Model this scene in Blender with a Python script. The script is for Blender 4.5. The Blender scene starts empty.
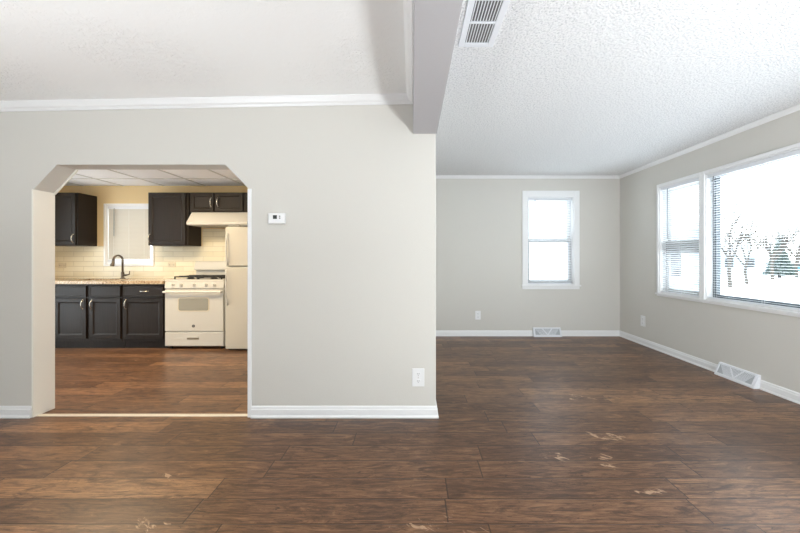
import bpy, bmesh, math, random
from mathutils import Vector, Matrix

# ------------------------------------------------------------------ camera, world, light, exposure
EYE = 1.22
FPX = 355.0
scene = bpy.context.scene
col = scene.collection
cam_data = bpy.data.cameras.new('camera')
cam = bpy.data.objects.new('camera', cam_data)
col.objects.link(cam)
cam.location = (0, 0, EYE)
cam.rotation_euler = (math.pi / 2, 0, 0)
cam_data.sensor_width = 36.0
cam_data.lens = 36.0 * FPX / 800.0
cam_data.shift_x = -12.0 / 800.0
cam_data.shift_y = -8.5 / 800.0
cam_data.clip_start = 0.02
cam_data.clip_end = 500
scene.camera = cam

world = bpy.data.worlds.new('overcast_sky')
scene.world = world
world.use_nodes = True
wn = world.node_tree
wn.nodes['Background'].inputs['Color'].default_value = (0.90, 0.96, 1.0, 1)
wn.nodes['Background'].inputs['Strength'].default_value = 2.5

scene.view_settings.view_transform = 'Standard'
scene.view_settings.look = 'None'
scene.view_settings.gamma = 1.0
scene.view_settings.exposure = 1.42
scene.view_settings.use_curve_mapping = False


def portal(loc, rot, sx, sy):
    l = bpy.data.lights.new('daylight_portal', 'AREA')
    l.shape = 'RECTANGLE'
    l.size, l.size_y = sx, sy
    l.cycles.is_portal = True
    o = bpy.data.objects.new('daylight_portal', l)
    o.location, o.rotation_euler = loc, rot
    col.objects.link(o)


def lamp(name, loc, rot, sx, sy, energy, color):
    l = bpy.data.lights.new(name, 'AREA')
    l.shape = 'RECTANGLE'
    l.size, l.size_y, l.energy, l.color = sx, sy, energy, color
    o = bpy.data.objects.new(name, l)
    o.location, o.rotation_euler = loc, rot
    col.objects.link(o)
    return o


H = math.pi / 2
portal((3.42, 3.04, 1.45), (0, H, 0), 1.4, 3.3)              # picture window group (emits towards -X)
portal((2.16, 5.74, 1.49), (-H, 0, 0), 0.72, 1.4)            # far window (towards -Y)
portal((1.75, -2.32, 1.45), (H, 0, 0), 1.8, 1.3)             # added rear windows
portal((-2.1, -2.32, 1.45), (H, 0, 0), 1.4, 1.3)

portal((-5.57, 3.75, 1.08), (0, -H, 0), 2.0, 1.5)              # added kitchen side window

# kitchen ceiling lamp and two added fill uplights (fixtures are built further down)
lamp('kitchen_lamp_light', (-3.2, 3.75, 2.25), (0, 0, 0), 1.1, 0.5, 15, (1.0, 0.78, 0.50))
for nm, loc, rot, e in (('added_dining_uplight', (-2.15, -0.2, 0.40), (math.pi, 0, 0), 27),
                        ('added_living_uplight', (1.65, -0.3, 0.40), (math.pi - math.radians(46), math.radians(10), 0), 31)):
    lamp(nm, loc, rot, 0.60, 0.60, e, (0.93, 0.97, 1.0)).data.spread = math.radians(150)





# ------------------------------------------------------------------ helpers
def lin(r, g, b):
    def f(c):
        c /= 255.0
        return c / 12.92 if c <= 0.04045 else ((c + 0.055) / 1.055) ** 2.4
    return (f(r), f(g), f(b), 1)


def tag(o, label=None, cat=None, group=None, kind=None):
    if label: o['label'] = label
    if cat: o['category'] = cat
    if group: o['group'] = group
    if kind: o['kind'] = kind
    return o


def thing(name, loc, label, cat, group=None):
    o = bpy.data.objects.new(name, None)
    o.empty_display_size = 0.1
    o.location = loc
    col.objects.link(o)
    return tag(o, label, cat, group)


def root_loc(o):
    while o.parent is not None:
        o = o.parent
    return Vector(o.location)


class MB:
    """Collects shapes in room coordinates; build() links them as one mesh object."""
    def __init__(self):
        self.bm = bmesh.new()

    def box(self, x0, x1, y0, y1, z0, z1):
        v = [self.bm.verts.new((x, y, z)) for x in (x0, x1) for y in (y0, y1) for z in (z0, z1)]
        for f in ((0, 1, 3, 2), (4, 6, 7, 5), (0, 4, 5, 1), (2, 3, 7, 6), (0, 2, 6, 4), (1, 5, 7, 3)):
            self.bm.faces.new([v[i] for i in f])
        return self

    def hexa(self, p):
        """eight corners: bottom four then top four, both counter-clockwise"""
        v = [self.bm.verts.new(q) for q in p]
        for f in ((3, 2, 1, 0), (4, 5, 6, 7), (0, 1, 5, 4), (1, 2, 6, 5), (2, 3, 7, 6), (3, 0, 4, 7)):
            self.bm.faces.new([v[i] for i in f])
        return self

    def prism(self, pts, axis, a, b):
        """2D outline extruded along axis from a to b"""
        def mk(p, t):
            return {'x': (t, p[0], p[1]), 'y': (p[0], t, p[1]), 'z': (p[0], p[1], t)}[axis]
        va = [self.bm.verts.new(mk(p, a)) for p in pts]
        vb = [self.bm.verts.new(mk(p, b)) for p in pts]
        self.bm.faces.new(va)
        self.bm.faces.new(list(reversed(vb)))
        n = len(pts)
        for i in range(n):
            j = (i + 1) % n
            self.bm.faces.new((va[i], vb[i], vb[j], va[j]))
        return self

    def rings(self, x0, x1, z0, z1, y, prof, facing=-1):
        """panel in the XZ plane: prof = list of (inset, depth behind the front face); last ring is capped"""
        last = None
        for ins, dep in prof:
            yy = y - facing * dep
            r = [self.bm.verts.new(p) for p in ((x0 + ins, yy, z0 + ins), (x1 - ins, yy, z0 + ins),
                                               (x1 - ins, yy, z1 - ins), (x0 + ins, yy, z1 - ins))]
            if last is None:
                self.bm.faces.new(r)
            else:
                for i in range(4):
                    j = (i + 1) % 4
                    self.bm.faces.new((last[i], last[j], r[j], r[i]))
            last = r
        self.bm.faces.new(last)
        return self

    def tube(self, path, r, n=10, r2=None):
        pts = [Vector(p) for p in path]
        m = len(pts)
        rad = r if isinstance(r, (list, tuple)) else [r + ((r2 - r) * i / (m - 1) if r2 is not None else 0) for i in range(m)]
        prev = None
        up = None
        for i, p in enumerate(pts):
            d = (pts[min(i + 1, m - 1)] - pts[max(i - 1, 0)]).normalized()
            if up is None:
                up = d.orthogonal().normalized()
            else:
                up = (up - d * up.dot(d))
                up = up.normalized() if up.length > 1e-6 else d.orthogonal().normalized()
            s = d.cross(up)
            ring = [self.bm.verts.new(p + (up * math.cos(2 * math.pi * k / n) + s * math.sin(2 * math.pi * k / n)) * rad[i]) for k in range(n)]
            if prev is None:
                self.bm.faces.new(list(reversed(ring)))
            else:
                for k in range(n):
                    l = (k + 1) % n
                    self.bm.faces.new((prev[k], prev[l], ring[l], ring[k]))
            prev = ring
        self.bm.faces.new(prev)
        return self

    def sweep(self, path, prof):
        """moulding: path = list of (x, y, z0); prof = list of (out, up), out = to the LEFT of the walking direction"""
        n = len(path)
        rings = []
        for i in range(n):
            p = Vector(path[i][:2])
            z = path[i][2]
            ds = []
            if i > 0: ds.append((p - Vector(path[i - 1][:2])).normalized())
            if i < n - 1: ds.append((Vector(path[i + 1][:2]) - p).normalized())
            ns = [Vector((-d.y, d.x)) for d in ds]
            if len(ns) == 1:
                m = ns[0]
            else:
                m = (ns[0] + ns[1]).normalized()
                m = m / max(0.2, m.dot(ns[0]))
            rings.append([self.bm.verts.new((p.x + m.x * o, p.y + m.y * o, z + u)) for o, u in prof])
        k = len(prof)
        for a, b in zip(rings, rings[1:]):
            for i in range(k):
                j = (i + 1) % k
                self.bm.faces.new((a[i], a[j], b[j], b[i]))
        self.bm.faces.new(rings[0])
        self.bm.faces.new(list(reversed(rings[-1])))
        return self

    def build(self, name, mat, parent=None, bevel=0, seg=2, smooth=False, label=None):
        bm = self.bm
        bmesh.ops.recalc_face_normals(bm, faces=bm.faces)
        if parent is not None:
            org = root_loc(parent)
        else:
            xs = [v.co for v in bm.verts]
            lo = Vector([min(c[i] for c in xs) for i in range(3)])
            hi = Vector([max(c[i] for c in xs) for i in range(3)])
            org = Vector(((lo.x + hi.x) / 2, (lo.y + hi.y) / 2, lo.z))
        bmesh.ops.translate(bm, verts=bm.verts, vec=-org)
        me = bpy.data.meshes.new(name)
        bm.to_mesh(me)
        bm.free()
        me.materials.append(mat)
        if smooth:
            for p in me.polygons: p.use_smooth = True
        o = bpy.data.objects.new(name, me)
        col.objects.link(o)
        if parent is None:
            o.location = org
        else:
            o.parent = parent
        if bevel:
            b = o.modifiers.new('bevel', 'BEVEL')
            b.width, b.segments, b.limit_method, b.angle_limit = bevel, seg, 'ANGLE', math.radians(35)
            b.harden_normals = False
        if label: o['label'] = label
        return o


def struct(o):
    o['kind'] = 'structure'
    return o


# ------------------------------------------------------------------ materials
def newmat(name):
    m = bpy.data.materials.new(name)
    m.use_nodes = True
    return m, m.node_tree, m.node_tree.nodes['Principled BSDF']


def mat(name, rgb, rough=0.5, metal=0.0, bump=0.0, scale=60, spec=0.5, vary=0.0):
    m, nt, b = newmat(name)
    c = lin(*rgb)
    b.inputs['Base Color'].default_value = c
    b.inputs['Roughness'].default_value = rough
    b.inputs['Metallic'].default_value = metal
    b.inputs['Specular IOR Level'].default_value = spec
    tc = nt.nodes.new('ShaderNodeNewGeometry')
    no = nt.nodes.new('ShaderNodeTexNoise')
    no.inputs['Scale'].default_value = scale
    no.inputs['Detail'].default_value = 3
    nt.links.new(tc.outputs['Position'], no.inputs['Vector'])
    if vary:
        mx = nt.nodes.new('ShaderNodeMix')
        mx.data_type = 'RGBA'
        mx.inputs[6].default_value = tuple(x * (1 - vary) for x in c[:3]) + (1,)
        mx.inputs[7].default_value = tuple(min(1, x * (1 + vary)) for x in c[:3]) + (1,)
        nt.links.new(no.outputs['Fac'], mx.inputs[0])
        nt.links.new(mx.outputs[2], b.inputs['Base Color'])
    if bump:
        bp = nt.nodes.new('ShaderNodeBump')
        bp.inputs['Strength'].default_value = 1.0
        bp.inputs['Distance'].default_value = bump
        nt.links.new(no.outputs['Fac'], bp.inputs['Height'])
        nt.links.new(bp.outputs['Normal'], b.inputs['Normal'])
    return m


class NT:
    """tiny node-graph writer"""
    def __init__(self, nt): self.nt = nt
    def val(self, s, v):
        if isinstance(v, (int, float)): s.default_value = v
        elif isinstance(v, tuple): s.default_value = v
        else: self.nt.links.new(v, s)
    def math(self, op, a, b=0.0, c=None):
        n = self.nt.nodes.new('ShaderNodeMath'); n.operation = op
        self.val(n.inputs[0], a); self.val(n.inputs[1], b)
        if c is not None: self.val(n.inputs[2], c)
        return n.outputs[0]
    def comb(self, x, y, z=0.0):
        n = self.nt.nodes.new('ShaderNodeCombineXYZ')
        for i, v in enumerate((x, y, z)): self.val(n.inputs[i], v)
        return n.outputs[0]
    def white(self, vec):
        n = self.nt.nodes.new('ShaderNodeTexWhiteNoise'); n.noise_dimensions = '3D'
        self.val(n.inputs['Vector'], vec); return n.outputs['Value'], n.outputs['Color']
    def noise(self, vec, scale, detail=4, dist=0.0, rough=0.5):
        n = self.nt.nodes.new('ShaderNodeTexNoise')
        self.val(n.inputs['Vector'], vec)
        n.inputs['Scale'].default_value = scale; n.inputs['Detail'].default_value = detail
        n.inputs['Distortion'].default_value = dist; n.inputs['Roughness'].default_value = rough
        return n.outputs['Fac']
    def ramp(self, fac, stops, interp='LINEAR'):
        n = self.nt.nodes.new('ShaderNodeValToRGB'); n.color_ramp.interpolation = interp
        e = n.color_ramp.elements
        while len(e) < len(stops): e.new(0.5)
        for el, (p, c) in zip(e, stops):
            el.position = p; el.color = c if len(c) == 4 else (*c, 1)
        self.val(n.inputs[0], fac); return n.outputs[0]
    def mix(self, fac, a, b, mode='MIX'):
        n = self.nt.nodes.new('ShaderNodeMix'); n.data_type = 'RGBA'; n.blend_type = mode
        self.val(n.inputs[0], fac); self.val(n.inputs[6], a); self.val(n.inputs[7], b)
        return n.outputs[2]


def G(v): return (v, v, v, 1)


def floor_material():
    m, nt, b = newmat('brown_vinyl_plank')
    k = NT(nt)
    geo = nt.nodes.new('ShaderNodeNewGeometry')
    sep = nt.nodes.new('ShaderNodeSeparateXYZ')
    nt.links.new(geo.outputs['Position'], sep.inputs[0])
    x, y = sep.outputs[0], sep.outputs[1]
    W, L = 0.17, 1.22
    yr = k.math('DIVIDE', k.math('SUBTRACT', y, 0.098), W)
    row = k.math('FLOOR', yr)
    rnd_row, _ = k.white(k.comb(row, 3.7))
    xr = k.math('ADD', k.math('DIVIDE', x, L), k.math('MULTIPLY', rnd_row, 7.3))
    idx = k.math('FLOOR', xr)
    r1, rc = k.white(k.comb(row, idx, 1.3))
    r2, _ = k.white(k.comb(row, idx, 8.1))
    # base tone of each plank
    tone = k.ramp(r1, [(0.0, lin(100, 78, 62)), (0.3, lin(114, 91, 73)), (0.6, lin(127, 102, 82)), (0.85, lin(141, 114, 92)), (1.0, lin(158, 131, 106))])
    ox, oy = k.math('MULTIPLY', r1, 53.0), k.math('MULTIPLY', r2, 71.0)
    def vec(sx, sy, a, b_):
        return k.comb(k.math('ADD', k.math('MULTIPLY', x, sx), a), k.math('ADD', k.math('MULTIPLY', y, sy), b_))
    big = k.noise(vec(1.5, 7.0, ox, oy), 1.8, 7, 2.0, 0.72)
    mid = k.noise(vec(2.4, 34.0, ox, oy), 1.6, 9, 1.2, 0.78)
    fin = k.noise(vec(7.0, 120.0, oy, ox), 1.2, 5, 0.3, 0.7)
    c = k.mix(k.ramp(mid, [(0.36, G(0)), (0.62, G(1))]), k.mix(1.0, tone, lin(178, 166, 158), 'MULTIPLY'), k.mix(1.0, tone, (1.34, 1.32, 1.28, 1), 'MULTIPLY'))
    c = k.mix(k.ramp(big, [(0.50, G(0)), (0.57, G(0.5)), (0.66, G(0.85))]), c, lin(62, 44, 33))
    c = k.mix(k.ramp(big, [(0.36, G(0.45)), (0.44, G(0))]), c, lin(164, 134, 107))
    # dark knots, mineral streaks and pale figure
    kn = k.noise(vec(2.4, 8.5, oy, ox), 3.6, 8, 3.0, 0.78)
    c = k.mix(k.ramp(kn, [(0.58, G(0)), (0.64, G(0.9))]), c, lin(38, 28, 22))
    c = k.mix(k.ramp(kn, [(0.31, G(0.42)), (0.37, G(0))]), c, lin(190, 160, 132))
    c = k.mix(k.ramp(fin, [(0.40, G(0.45)), (0.54, G(0))]), c, lin(54, 39, 30))
    # seams between planks
    fy = k.math('FRACT', yr)
    ey = k.math('MINIMUM', fy, k.math('SUBTRACT', 1.0, fy))
    fx = k.math('FRACT', xr)
    ex = k.math('MULTIPLY', k.math('MINIMUM', fx, k.math('SUBTRACT', 1.0, fx)), L / W)
    e = k.math('MINIMUM', ey, ex)
    seam = k.ramp(e, [(0.010, G(1)), (0.026, G(0))])
    c = k.mix(k.math('MULTIPLY', seam, 0.85), c, lin(45, 32, 25))
    # dried white scuffs left on the boards: patches with a shape of their own
    pos = geo.outputs['Position']
    tot = None
    for (cx, cy, rx, ry) in ((1.16, 2.12, 0.10, 0.17), (1.36, 2.42, 0.28, 0.10), (1.24, 1.85, 0.16, 0.05), (0.90, 2.17, 0.10, 0.08), (-3.2, 4.25, 0.5, 0.12), (-2.55, 4.5, 0.15, 0.06),
                             (1.5, 3.1, 0.6, 0.15), (2.4, 2.75, 0.35, 0.1), (0.1, 1.6, 0.35, 0.15), (-1.35, 2.0, 0.25, 0.10), (-1.2, 1.62, 0.3, 0.08)):
        dx = k.math('DIVIDE', k.math('SUBTRACT', x, cx), rx)
        dy = k.math('DIVIDE', k.math('SUBTRACT', y, cy), ry)
        d = k.math('SQRT', k.math('ADD', k.math('MULTIPLY', dx, dx), k.math('MULTIPLY', dy, dy)))
        s = k.math('MULTIPLY', k.math('SUBTRACT', 1.0, k.math('MINIMUM', d, 1.0)), 1.0 if rx < 0.3 and cx > 0.5 else 0.6)
        tot = s if tot is None else k.math('MAXIMUM', tot, s)
    sn = k.noise(k.comb(k.math('MULTIPLY', x, 9.0), k.math('ADD', k.math('MULTIPLY', y, 16.0), k.math('MULTIPLY', x, 9.0))), 1.5, 5, 1.0, 0.6)
    sc = k.ramp(k.math('ADD', k.math('MULTIPLY', tot, 0.26), sn), [(0.69, G(0)), (0.77, G(0.85))])
    sc = k.math('MULTIPLY', sc, k.ramp(tot, [(0.0, G(0)), (0.08, G(1))]))
    c = k.mix(sc, c, lin(190, 172, 158))
    c = k.mix(1.0, c, (0.99, 0.80, 0.61, 1), 'MULTIPLY')
    nt.links.new(c, b.inputs['Base Color'])
    rr = k.math('ADD', k.math('MULTIPLY', mid, 0.12), 0.40)
    nt.links.new(k.math('ADD', rr, k.math('MULTIPLY', sc, 0.3)), b.inputs['Roughness'])
    b.inputs['Specular IOR Level'].default_value = 0.3
    b.inputs['Coat Weight'].default_value = 0.35
    b.inputs['Coat Roughness'].default_value = 0.27
    bp = nt.nodes.new('ShaderNodeBump')
    bp.inputs['Strength'].default_value = 0.5
    bp.inputs['Distance'].default_value = 0.0015
    hgt = k.math('SUBTRACT', k.math('MULTIPLY', mid, 0.5), k.math('MULTIPLY', seam, 1.0))
    nt.links.new(hgt, bp.inputs['Height'])
    nt.links.new(bp.outputs['Normal'], b.inputs['Normal'])
    return m


def popcorn_material():
    m, nt, b = newmat('popcorn_ceiling_white')
    k = NT(nt)
    geo = nt.nodes.new('ShaderNodeNewGeometry')
    vo = nt.nodes.new('ShaderNodeTexVoronoi')
    vo.inputs['Scale'].default_value = 120
    nt.links.new(geo.outputs['Position'], vo.inputs['Vector'])
    n1 = k.noise(geo.outputs['Position'], 80, 3, 0.0, 0.6)
    h = k.math('ADD', n1, k.math('MULTIPLY', vo.outputs['Distance'], -0.5))
    bp = nt.nodes.new('ShaderNodeBump')
    bp.inputs['Strength'].default_value = 1.0
    bp.inputs['Distance'].default_value = 0.013
    nt.links.new(h, bp.inputs['Height'])
    nt.links.new(bp.outputs['Normal'], b.inputs['Normal'])
    pit_shade = k.ramp(k.noise(geo.outputs['Position'], 80, 3, 0.0, 0.7), [(0.34, lin(206, 207, 209)), (0.5, lin(246, 246, 246)), (0.7, lin(254, 254, 254))])  # grey specks put the shade of the popcorn pits into the colour
    nt.links.new(pit_shade, b.inputs['Base Color'])
    b.inputs['Roughness'].default_value = 0.95
    return m


def knockdown_material():
    m, nt, b = newmat('knockdown_ceiling_white')
    k = NT(nt)
    geo = nt.nodes.new('ShaderNodeNewGeometry')
    n1 = k.noise(geo.outputs['Position'], 30, 4, 0.8, 0.55)
    patch = k.ramp(k.noise(geo.outputs['Position'], 1.3, 2), [(0.42, G(0.12)), (0.6, G(1))])
    h = k.math('MULTIPLY', k.ramp(n1, [(0.42, G(0)), (0.6, G(1))]), patch)
    bp = nt.nodes.new('ShaderNodeBump')
    bp.inputs['Strength'].default_value = 0.8
    bp.inputs['Distance'].default_value = 0.004
    nt.links.new(h, bp.inputs['Height'])
    nt.links.new(bp.outputs['Normal'], b.inputs['Normal'])
    b.inputs['Base Color'].default_value = lin(248, 248, 247)
    b.inputs['Roughness'].default_value = 0.9
    return m


def tile_material():
    m, nt, b = newmat('beige_subway_tile')
    k = NT(nt)
    geo = nt.nodes.new('ShaderNodeNewGeometry')
    sep = nt.nodes.new('ShaderNodeSeparateXYZ')
    nt.links.new(geo.outputs['Position'], sep.inputs[0])
    br = nt.nodes.new('ShaderNodeTexBrick')
    br.inputs['Scale'].default_value = 1.0
    br.inputs['Brick Width'].default_value = 0.30
    br.inputs['Row Height'].default_value = 0.075
    br.inputs['Mortar Size'].default_value = 0.0035
    br.inputs['Mortar Smooth'].default_value = 0.2
    br.inputs['Color1'].default_value = lin(238, 229, 204)
    br.inputs['Color2'].default_value = lin(228, 217, 188)
    br.inputs['Mortar'].default_value = lin(216, 205, 180)
    nt.links.new(k.comb(sep.outputs[0], k.math('ADD', sep.outputs[2], 0.03)), br.inputs['Vector'])
    nt.links.new(br.outputs['Color'], b.inputs['Base Color'])
    bp = nt.nodes.new('ShaderNodeBump')
    bp.invert = True
    bp.inputs['Distance'].default_value = 0.002
    nt.links.new(br.outputs['Fac'], bp.inputs['Height'])
    nt.links.new(bp.outputs['Normal'], b.inputs['Normal'])
    b.inputs['Roughness'].default_value = 0.25
    return m


def granite_material():
    m, nt, b = newmat('speckled_beige_granite')
    k = NT(nt)
    geo = nt.nodes.new('ShaderNodeNewGeometry')
    n1 = k.noise(geo.outputs['Position'], 55, 5, 0.3, 0.7)
    n2 = k.noise(geo.outputs['Position'], 9, 3)
    c = k.ramp(n1, [(0.33, lin(74, 56, 42)), (0.42, lin(150, 122, 92)), (0.52, lin(196, 174, 140)), (0.66, lin(222, 208, 182))])
    c = k.mix(k.math('MULTIPLY', n2, 0.5), c, lin(150, 118, 86))
    nt.links.new(c, b.inputs['Base Color'])
    b.inputs['Roughness'].default_value = 0.15
    return m


def espresso_material():
    m, nt, b = newmat('espresso_stained_wood')
    k = NT(nt)
    geo = nt.nodes.new('ShaderNodeNewGeometry')
    sep = nt.nodes.new('ShaderNodeSeparateXYZ')
    nt.links.new(geo.outputs['Position'], sep.inputs[0])
    v = k.comb(k.math('MULTIPLY', sep.outputs[0], 60.0), sep.outputs[1], k.math('MULTIPLY', sep.outputs[2], 4.0))
    n = k.noise(v, 1.0, 4, 0.5)
    c = k.ramp(n, [(0.3, lin(24, 17, 12)), (0.7, lin(35, 26, 20))])
    nt.links.new(c, b.inputs['Base Color'])
    b.inputs['Roughness'].default_value = 0.5
    b.inputs['Specular IOR Level'].default_value = 0.3
    return m


def translucent(name, rgb, fac=0.4):
    m, nt, b = newmat(name)
    b.inputs['Base Color'].default_value = lin(*rgb)
    b.inputs['Roughness'].default_value = 0.5
    tr = nt.nodes.new('ShaderNodeBsdfTranslucent')
    tr.inputs[0].default_value = lin(*rgb)
    mx = nt.nodes.new('ShaderNodeMixShader')
    mx.inputs[0].default_value = fac
    out = nt.nodes['Material Output']
    nt.links.new(b.outputs[0], mx.inputs[1])
    nt.links.new(tr.outputs[0], mx.inputs[2])
    nt.links.new(mx.outputs[0], out.inputs[0])
    return m


def glass_material():
    m, nt, b = newmat('clear_window_glass')
    tr = nt.nodes.new('ShaderNodeBsdfTransparent')
    tr.inputs[0].default_value = (0.96, 0.98, 0.98, 1)
    gl = nt.nodes.new('ShaderNodeBsdfGlossy')
    gl.inputs['Roughness'].default_value = 0.02
    lw = nt.nodes.new('ShaderNodeLayerWeight')
    k = NT(nt)
    fr = k.math('ADD', k.math('MULTIPLY', k.math('POWER', lw.outputs['Facing'], 5.0), 0.6), 0.03)
    mx = nt.nodes.new('ShaderNodeMixShader')
    nt.links.new(fr, mx.inputs[0])
    nt.links.new(tr.outputs[0], mx.inputs[1])
    nt.links.new(gl.outputs[0], mx.inputs[2])
    nt.links.new(mx.outputs[0], nt.nodes['Material Output'].inputs[0])
    return m


def emit(name, rgb, s):
    m, nt, b = newmat(name)
    b.inputs['Base Color'].default_value = lin(*rgb)
    b.inputs['Emission Color'].default_value = lin(*rgb)
    b.inputs['Emission Strength'].default_value = s
    return m


M = dict(
    wall=mat('greige_wall_paint', (213, 210, 203), 0.75, bump=0.0006, scale=180),
    tan=mat('tan_kitchen_paint', (224, 198, 150), 0.7, bump=0.0005, scale=180),
    trim=mat('white_trim_paint', (240, 240, 240), 0.35),
    jamb=mat('cream_jamb_paint', (246, 243, 234), 0.45),
    beam=mat('shade_darkened_beam', (182, 180, 182), 0.8, bump=0.0008, scale=160),  # wall paint with the beam's shade put into the colour
    floor=floor_material(), popcorn=popcorn_material(), knock=knockdown_material(),
    droptile=mat('white_ceiling_tile', (250, 250, 252), 0.9, bump=0.001, scale=140),
    tbar=mat('white_grid_bar', (205, 204, 200), 0.5),
    tile=tile_material(), granite=granite_material(), wood=espresso_material(),
    nickel=mat('satin_nickel', (205, 200, 190), 0.25, 1.0),
    bronze=mat('brushed_dark_nickel', (120, 108, 95), 0.3, 1.0),
    steel=mat('stainless_steel', (170, 168, 162), 0.3, 1.0),
    bisque=mat('bisque_enamel', (206, 203, 195), 0.25),
    bisque2=mat('bisque_textured_enamel', (200, 195, 182), 0.4, bump=0.0006, scale=400),
    grille=mat('bisque_grille', (150, 140, 120), 0.5),
    iron=mat('black_cast_iron', (24, 23, 22), 0.6),
    ovenglass=mat('grey_oven_glass', (150, 148, 138), 0.12),
    black=mat('black_plastic', (16, 16, 16), 0.4),
    plastic=mat('white_plastic', (238, 238, 238), 0.35),
    beigeplastic=mat('beige_plastic', (214, 202, 176), 0.4),
    lcd=mat('dark_lcd', (50, 54, 48), 0.2),
    greybtn=mat('grey_button', (130, 130, 130), 0.5),
    vinyl=mat('white_vinyl', (238, 240, 242), 0.35),
    sash=mat('grey_white_sash_paint', (205, 205, 203), 0.5),
    darksash=mat('shaded_side_sash', (84, 92, 98), 0.5),  # sash colour darkened to stand for its shaded side
    farsash=mat('backlit_shade_sash', (150, 148, 146), 0.5),  # sash greyed, backlit shade put into the colour
    slat=translucent('white_blind_slat', (230, 233, 236), 0.09),
    kslat=translucent('white_kitchen_blind_slat', (208, 202, 190), 0.02),
    wand=mat('grey_clear_wand', (120, 124, 128), 0.3),
    glass=glass_material(),
    metalwhite=mat('white_enamelled_steel', (232, 234, 238), 0.4),
    ventdark=mat('duct_shadow_grey', (120, 120, 120), 0.8),
    reggrey=mat('grey_perforated_grille', (176, 180, 184), 0.6, bump=0.001, scale=500),
    strip=mat('satin_threshold_metal', (238, 230, 212), 0.35, 0.6),
    snow=mat('fresh_snow', (240, 243, 248), 0.9, bump=0.02, scale=1.5),
    bark=mat('grey_brown_bark', (72, 66, 60), 0.9, vary=0.3, scale=8),
    needle=mat('dark_conifer_green', (58, 70, 66), 0.9, vary=0.4, scale=5),
    siding=mat('grey_blue_siding', (150, 165, 175), 0.8),
    roof=mat('snowy_roof_shingle', (185, 190, 196), 0.9),
    carpaint=mat('teal_car_paint', (34, 92, 100), 0.3),
    rubber=mat('black_rubber', (20, 20, 20), 0.8),
    carglass=mat('dark_car_glass', (30, 34, 38), 0.1),
    lampglow=emit('frosted_lamp_glass', (255, 236, 200), 2.0),
    globeglow=emit('added_globe_glow', (255, 244, 228), 22.0),
    extwall=mat('white_exterior_siding', (220, 222, 225), 0.8),
)

# ------------------------------------------------------------------ room dimensions
YF = 2.72            # front face of the kitchen partition
TF = 0.155           # its thickness
YR = 5.55            # far wall of the living side
YK = 5.36            # rear wall of the kitchen
XR = 3.25            # right wall
XP = 0.183           # living-side face of the partition between the rooms
XL = -4.3            # left wall of the dining side
XKL = -5.42          # left wall of the kitchen
YB = -2.2            # wall behind the camera
ZC = 2.50            # living ceiling
TOP = 2.62

# floor and ceilings
struct(MB().box(XKL - .14, XR + .14, YB - .14, YR + .14, -0.12, 0).build('floor', M['floor']))
struct(MB().box(0.1, XR + .14, YB - .14, YR + .14, ZC, ZC + .1).build('ceiling', M['popcorn']))
zr, zl = 2.462, 2.378
struct(MB().hexa([(XL - .14, YB - .14, zl), (0.1, YB - .14, zr), (0.1, YF + .02, zr), (XL - .14, YF + .02, zl),
                  (XL - .14, YB - .14, 2.6), (0.1, YB - .14, 2.6), (0.1, YF + .02, 2.6), (XL - .14, YF + .02, 2.6)]).build('ceiling', M['knock']))
ZK = 2.31
struct(MB().box(XKL - .14, 0.1, YF + .02, YK + .14, ZK, ZK + .08).build('ceiling', M['droptile']))
g = MB()
xs = [-4.35 + .615 * i for i in range(-1, 8)]
ys = [4.87 + .61 * i for i in range(-3, 1)]
for x in xs:
    g.box(x - .012, x + .012, YF + TF, YK, ZK - .006, ZK + .002)
for y in ys:
    g.box(XKL, .08, y - .012, y + .012, ZK - .0055, ZK + .002)
struct(g.build('trim_grid', M['tbar']))

# front wall (kitchen partition) with its clipped-corner opening
OL, OR_, OT = -2.909, -1.250, 1.935
outline = [(XKL - .14, 0), (OL, 0), (OL, 1.735), (-2.722, OT), (-1.433, OT), (OR_, 1.748), (OR_, 0), (XP, 0), (XP, TOP), (XKL - .14, TOP)]
struct(MB().prism(outline, 'y', YF, YF + TF).build('wall_front', M['wall'], bevel=0.004))
# partition that runs back from it
struct(MB().box(0.06, XP, YF + TF, YR, 0, TOP).build('wall_partition', M['wall']))
# kitchen walls
kx0, kx1, kz0, kz1 = -4.615, -3.915, 1.125, 2.015       # kitchen window hole
w = MB()
w.box(XKL - .14, kx0, YK, YK + .14, 0, TOP).box(kx1, .06, YK, YK + .14, 0, TOP).box(kx0, kx1, YK, YK + .14, 0, kz0).box(kx0, kx1, YK, YK + .14, kz1, TOP)
struct(w.build('wall_kitchen', M['tan']))
w = MB()
w.box(XKL - .14, XKL, YF + TF, 3.0, 0, TOP).box(XKL - .14, XKL, 4.5, YK, 0, TOP).box(XKL - .14, XKL, 3.0, 4.5, 0, .08).box(XKL - .14, XKL, 3.0, 4.5, 2.08, TOP)
struct(w.build('wall_kitchen_left', M['tan']))
# backsplash tiles
w = MB()
w.box(XKL, kx0 - .03, YK - .008, YK, .915, 1.40).box(kx0 - .03, kx1 + .03, YK - .008, YK, .915, kz0 - .02)
w.box(kx1 + .03, -2.30, YK - .008, YK, .915, 1.40).box(-3.16, -2.3, YK - .008, YK, 1.40, 1.66).box(kx1 + .03, -3.76, YK - .008, YK, 1.4, 1.62)
struct(w.build('wall_backsplash', M['tile']))

# far wall with its window
fx0, fx1, fz0, fz1 = 1.80, 2.535, .80, 2.18
w = MB()
w.box(XP - .1, fx0, YR, YR + .14, 0, TOP).box(fx1, XR + .14, YR, YR + .14, 0, TOP).box(fx0, fx1, YR, YR + .14, 0, fz0).box(fx0, fx1, YR, YR + .14, fz1, TOP)
struct(w.build('wall_far', M['wall']))
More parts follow.
